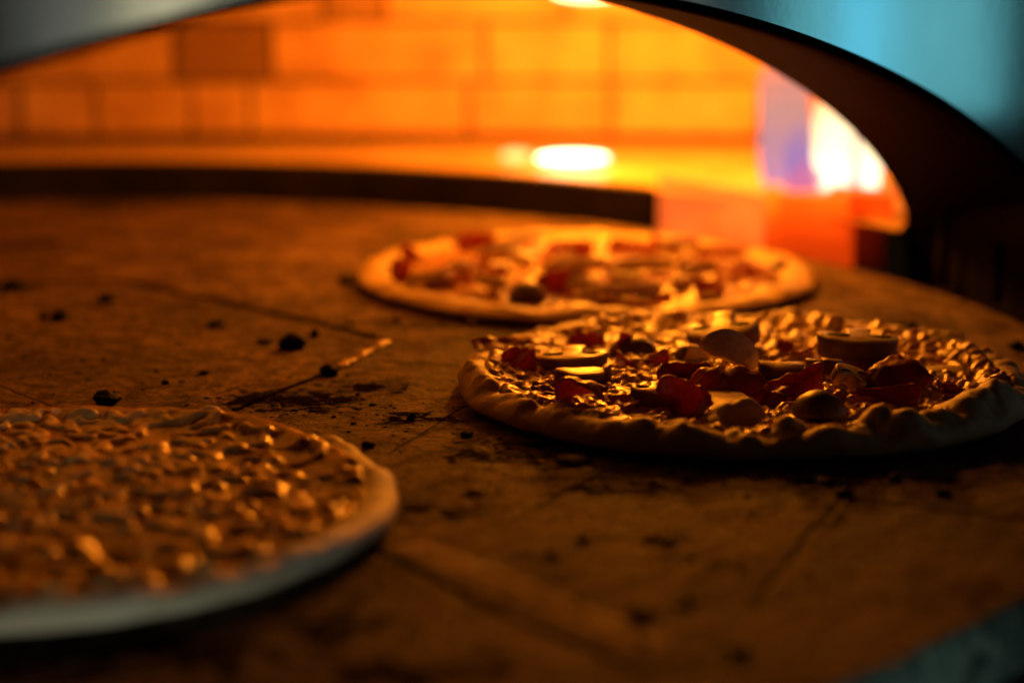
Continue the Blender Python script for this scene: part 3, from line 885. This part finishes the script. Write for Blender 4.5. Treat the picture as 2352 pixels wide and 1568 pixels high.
mushroom_cap(p3, p3.at(1880, 952, -.001), p3.scale(128, 950), .0125, Euler((R(-8), R(3), 0)), 1)
mushroom_cap(p3, p3.at(1455, 806, .0), p3.scale(112, 800), .0105, Euler((R(-10), R(4), 0)), 2)
mushroom_cap(p3, p3.at(1578, 822, .0), p3.scale(58, 815), .008, Euler((R(0), R(10), 0)), 3)
def h3(px, py, lpx, wd, rot, **k):
    return ham_slice(p3, p3.at(px, py), p3.scale(lpx, py), wd, Euler([R(a_) for a_ in rot]), **k)
h3(1155, 800, 135, .020, (10, 0, 6), curl=.35, seed=1, mat=HAM_DARK)
h3(1190, 848, 80, .024, (52, 12, -20), curl=.7, seed=2)
h3(1432, 818, 50, .026, (70, 20, 25), curl=.6, seed=3)
h3(1480, 838, 120, .020, (20, 0, -10), curl=.7, twist=.4, seed=4)
h3(1572, 872, 118, .024, (34, -6, 8), curl=.9, seed=5, mat=HAM_DARK)
h3(1330, 928, 118, .024, (-28, 4, -8), curl=-.9, twist=.3, seed=6, lift=.004)
h3(1432, 934, 70, .014, (10, 0, -14), curl=.5, seed=16)
h3(1596, 950, 96, .032, (58, -14, -24), curl=.9, twist=-.5, seed=7, lift=.001)
h3(1676, 902, 178, .026, (46, 2, -6), curl=-.7, seed=8, lift=.002)
h3(1668, 905, 50, .020, (60, 10, 30), curl=.5, seed=13)
h3(1816, 912, 150, .026, (24, -8, 14), curl=.6, twist=.5, seed=9)
h3(1975, 852, 130, .026, (32, 2, -6), curl=-.5, seed=10, lift=.001)
h3(2062, 888, 150, .030, (26, 6, -10), curl=-1.0, seed=11, mat=HAM_DARK, lift=.003)
h3(2025, 930, 160, .018, (24, 6, 8), curl=.5, twist=.5, seed=12, mat=HAM_DARK)
h3(1265, 905, 90, .016, (8, 4, -16), curl=.5, seed=17, mat=HAM_DARK)
h3(1345, 800, 80, .018, (28, 4, -16), curl=.5, seed=18)
h3(1830, 815, 90, .016, (14, 0, -16), curl=.5, seed=19)
h3(2180, 905, 60, .016, (20, 10, 16), curl=.6, seed=20, mat=HAM_DARK)

# --- the pizza behind it, out of focus
p2 = Pizza('pizza', Vector((.0495, 1.468, .0012)), .1525, 77, 'blurred ham and mushroom pizza farthest back, golden in the lamp light', GP)
p2.crust(DOUGH_BACK, .60, (), .0014, 1.0, 420)
p2.cheese(CHEESE2, .0016, .022, 420, (.004, .010), (.0018, .0034), (.0008, .0024), .002, .001, .0014, .45, .35, .0003)
for i, (x0, x1, y0, y1, up) in enumerate(((930, 966, 574, 605, 1), (1054, 1136, 538, 580, 1), (1259, 1356, 554, 600, 1), (1397, 1515, 580, 602, 0), (1566, 1684, 598, 625, 0), (1090, 1161, 615, 641, 0), (905, 936, 630, 656, 1), (1233, 1315, 627, 677, 1), (1377, 1540, 690, 716, 0), (1648, 1694, 641, 661, 0), (1600, 1660, 660, 685, 0), (985, 1045, 655, 668, 0), (1480, 1560, 640, 655, 0))):
    px = (x0 + x1) / 2
    L = p2.scale(x1 - x0, y1)
    ham_slice(p2, p2.at(px, y1 - 6), L * 1.15, .025 if up else .022, Euler((R(58 if up else 16), R(random.uniform(-14, 14)), R(random.uniform(-30, 10)))), curl=.7 if up else .5, twist=random.uniform(-.4, .4), seed=60 + i, mat=HAM_BACK)
for i, (x0, x1, y0, y1) in enumerate(((1146, 1238, 540, 582), (1105, 1197, 582, 615), (946, 1033, 632, 672), (1259, 1382, 604, 641), (1407, 1536, 605, 641), (1095, 1166, 645, 677), (1310, 1371, 662, 687), (1366, 1510, 660, 702), (1560, 1640, 630, 650), (1520, 1600, 560, 590))):
    mushroom_slice(p2, p2.at((x0 + x1) / 2, y1 - 12, .002), p2.scale((x1 - x0) * 1.3, y1), .0065, Euler((R(random.uniform(16, 30)), R(random.uniform(-8, 8)), R(random.uniform(150, 200)))), seed=40 + i, gills=False, stem=i % 3 != 1, skin=FLESH, flesh=FLESH_BACK)
rz = random.Random(21)
for i in range(16):
    a_ = rz.uniform(0, 6.28); r_ = .118 * math.sqrt(rz.random()); x, y = r_ * math.cos(a_), r_ * math.sin(a_)
    loc = Vector((x, y, p2.top(x, y) + .0005))
    if i % 2: mushroom_slice(p2, loc, rz.uniform(.016, .028), .006, Euler((R(rz.uniform(0, 20)), R(rz.uniform(-12, 12)), rz.uniform(0, 6))), seed=80 + i, gills=False, stem=False, skin=FLESH, flesh=FLESH_BACK)
    else: ham_slice(p2, loc, rz.uniform(.022, .036), rz.uniform(.014, .022), Euler((R(rz.uniform(5, 30)), R(rz.uniform(-10, 10)), rz.uniform(-.6, .6))), curl=.5, twist=rz.uniform(-.4, .4), seed=90 + i, mat=HAM_BACK, taper=.5)
mushroom_cap(p2, p2.at(1210, 690, 0), p2.scale(88, 690), .012, Euler((R(-8), 0, 0)), 5)
mushroom_slice(p2, p2.at(1779, 646, .012), .016, .006, Euler((R(80), R(0), R(60))), seed=55, gills=False, stem=False)

# --- the plain cheese pizza, near left
p1 = Pizza('pizza', Vector((-.2045, .922, .0012)), .1565, 53, 'plain cheese pizza at the near left with pale floured edge', GP)
bub1 = []
for (px, py, sz, hh) in ((770, 1003, .010, .003), (800, 1018, .009, .002), (480, 955, .008, .004), (880, 1080, .016, .002)):
    a_, dr = ang_of(p1, px, py, .012); bub1.append((a_, dr, sz, hh))
p1.crust(DOUGH_PALE, .74, bub1, .0005, 1.0)
p1.cheese(CHEESE1, .0010, .0135, 860, (.002, .011), (.0026, .0046), (.0014, .0030), .0026, .0003, .0014, .62, .95, .00010, passes=2, back=.65, red=(.35, .75))

# ------------------------------------------------------------------ crumbs on the deck
def chunk(size, flat, seed, mat, name='burnt_crumb'):
    bm = bmesh.new(); bmesh.ops.create_icosphere(bm, subdivisions=3, radius=1)
    for v_ in bm.verts:
        n = v_.co.copy()
        v_.co *= 1 + .42 * mnoise.noise(n * 1.3 + Vector((seed * 3.7, 0, 0))) + .22 * mnoise.noise(n * 3.4 + Vector((0, seed * 2.1, 0))) + .10 * mnoise.noise(n * 8 + Vector((0, 0, seed)))
        v_.co = Vector((v_.co.x * size / 2, v_.co.y * size / 2 * .85, max(v_.co.z, -.55) * size / 2 * flat))
    zm = min(v_.co.z for v_ in bm.verts)
    for v_ in bm.verts: v_.co.z -= zm
    return obj(name, bm, mat, None, True)
crumbs = [
 (672, 800, 62, .85, 'largest black burnt lump on the bare deck, before the long dark joint'),
 (723, 772, 27, .95, 'small round black crumb touching the long dark joint'),
 (755, 862, 42, .9, 'round black crumb at the foot of the pale dried drip'),
 (138, 736, 46, .85, 'black lump, bigger of the pair at the far left'),
 (103, 732, 28, .7, 'small black crumb, left one of the far left pair'),
 (247, 692, 46, .55, 'flat black crumb just below the long joint at left'),
 (497, 747, 42, .45, 'flat dark flake alone in the middle of the left slab'),
 (247, 928, 66, .7, 'black burnt lump peeking over the back rim of the cheese pizza'),
 (944, 962, 22, .9, 'small black crumb standing between the left and right pizzas'),
 (798, 652, 38, .8, 'black crumb beside the left rim of the farthest pizza'),
 (610, 786, 44, .3, 'thin dark flake left of the largest burnt lump'),
 (380, 882, 17, .8, 'tiny black crumb behind the cheese pizza, before the scorched streak'),
 (470, 858, 30, .4, 'narrow black flake at the edge of the scorched streak'),
 (845, 1026, 30, .6, 'black crumb tucked against the cheese pizza back right rim'),
 (1072, 1001, 34, .5, 'shiny flat crumb before the left end of the mushroom pizza'),
 (1225, 1022, 40, .35, 'flat black flake right of the shiny crumb by the mushroom pizza'),
 (1318, 1060, 84, .22, 'long thin charred flake under the front of the mushroom pizza'),
 (1345, 1050, 26, .5, 'small crumb lying on top of the long charred flake'),
 (1532, 1245, 52, .35, 'flat black patch of char in the front middle of the deck'),
 (1338, 1242, 26, .7, 'small round crumb left of the front char patch'),
 (1582, 1385, 26, .8, 'round blurred crumb near the front, right of the pale streak'),
 (1468, 1416, 58, .45, 'wide blurred black crumb beside the end of the pale streak'),
 (1700, 1498, 52, .4, 'flattest blurred dark crumb nearest the front edge'),
 (1895, 1108, 44, .35, 'flat black flake below the right part of the mushroom pizza'),
 (1940, 1138, 40, .6, 'black crumb sitting where two deck cracks meet'),
 (2055, 1104, 30, .8, 'upright black crumb right of the crack junction'),
 (2166, 1136, 34, .6, 'black crumb farthest right before the mushroom pizza'),
 (2092, 752, 34, .6, 'dark crumb behind the mushroom pizza near the deck right edge'),
 (2335, 800, 42, .6, 'blurred dark crumb at the right rim behind the mushroom pizza'),
 (30, 662, 56, .5, 'wide black crumb on the long joint at the far left end')]
for i, (px, py, spx, flat, lab) in enumerate(crumbs):
    b = unp(px, py)
    o = chunk(spx * math.hypot(b.y, CAMH) / FPX, flat * .8, i + 1, CHAR)
    o.location = (b.x, b.y, .0004); o.rotation_euler = (0, 0, i * 1.7)
    tag(o, lab, 'crumb', 'burnt crumbs on the deck')
for i, (px, py, spx, flat, lab) in enumerate(((915, 736, 22, .8, 'pale dried cheese crumb before the farthest pizza, left of two'), (1085, 748, 18, .9, 'pale cheese crumb right below the farthest pizza rim'), (808, 742, 18, .6, 'pale cheese crumb farthest left, by the long joint'), (1826, 745, 18, .8, 'pale cheese crumb in the gap between the two ham pizzas'))):
    b = unp(px, py); o = chunk(spx * math.hypot(b.y, CAMH) / FPX, flat, 70 + i, PALECRUMB, 'cheese_crumb')
    o.location = (b.x, b.y, .0004); tag(o, lab, 'crumb', 'dried cheese crumbs on the deck')
# dried cheese drip along the joint
bm = bmesh.new()
a0, a1 = unp(782, 842), unp(884, 788)
for i in range(26):
    t_ = i / 25; p = a0.lerp(a1, t_)
    rsz = .0012 + .0012 * (abs(math.sin(t_ * 9)) ** 2) + (.0012 if t_ < .08 or t_ > .9 else 0)
    r_ = bmesh.ops.create_icosphere(bm, subdivisions=2, radius=rsz * .8)
    for v_ in r_['verts']: v_.co = Vector((v_.co.x * 1.5, v_.co.y * 2.6, v_.co.z * .6)) + p - a0 + Vector((.0012 * math.sin(i * 1.3), 0, rsz * .3))
o = obj('cheese_drip', bm, PALECRUMB, None, True); o.location = a0
tag(o, 'shiny dried cheese drip running along the deck joint', 'cheese drip')

# fine black grit
rs = random.Random(5); bm = bmesh.new()
zones = [(560, 930, 330, 60, 80), (250, 780, 260, 120, 50), (900, 960, 200, 70, 50), (1300, 1090, 420, 60, 50), (1500, 1300, 500, 160, 50), (2000, 1130, 300, 60, 50), (700, 700, 300, 60, 40), (1950, 720, 250, 40, 30), (400, 560, 400, 60, 40), (300, 1500, 400, 60, 40)]
for (cx, cy, sx, sy, n) in zones:
    for _ in range(n):
        b = unp(cx + rs.gauss(0, .6) * sx, cy + rs.gauss(0, .5) * sy)
        if (b - DC).length > DR - .01: continue
        s = rs.choice((.0006, .0008, .001, .0012, .0018)) * rs.uniform(.7, 1.3)
        r_ = bmesh.ops.create_icosphere(bm, subdivisions=1, radius=s)
        for v_ in r_['verts']:
            v_.co = Vector((v_.co.x * rs.uniform(.7, 1.4), v_.co.y * rs.uniform(.7, 1.4), v_.co.z * .38 + s * .15)) + b
grit = obj('burnt_grit', bm, CHAR, None, True)
tag(grit, 'fine black burnt grit scattered over the stone deck', 'grit', None, 'stuff')
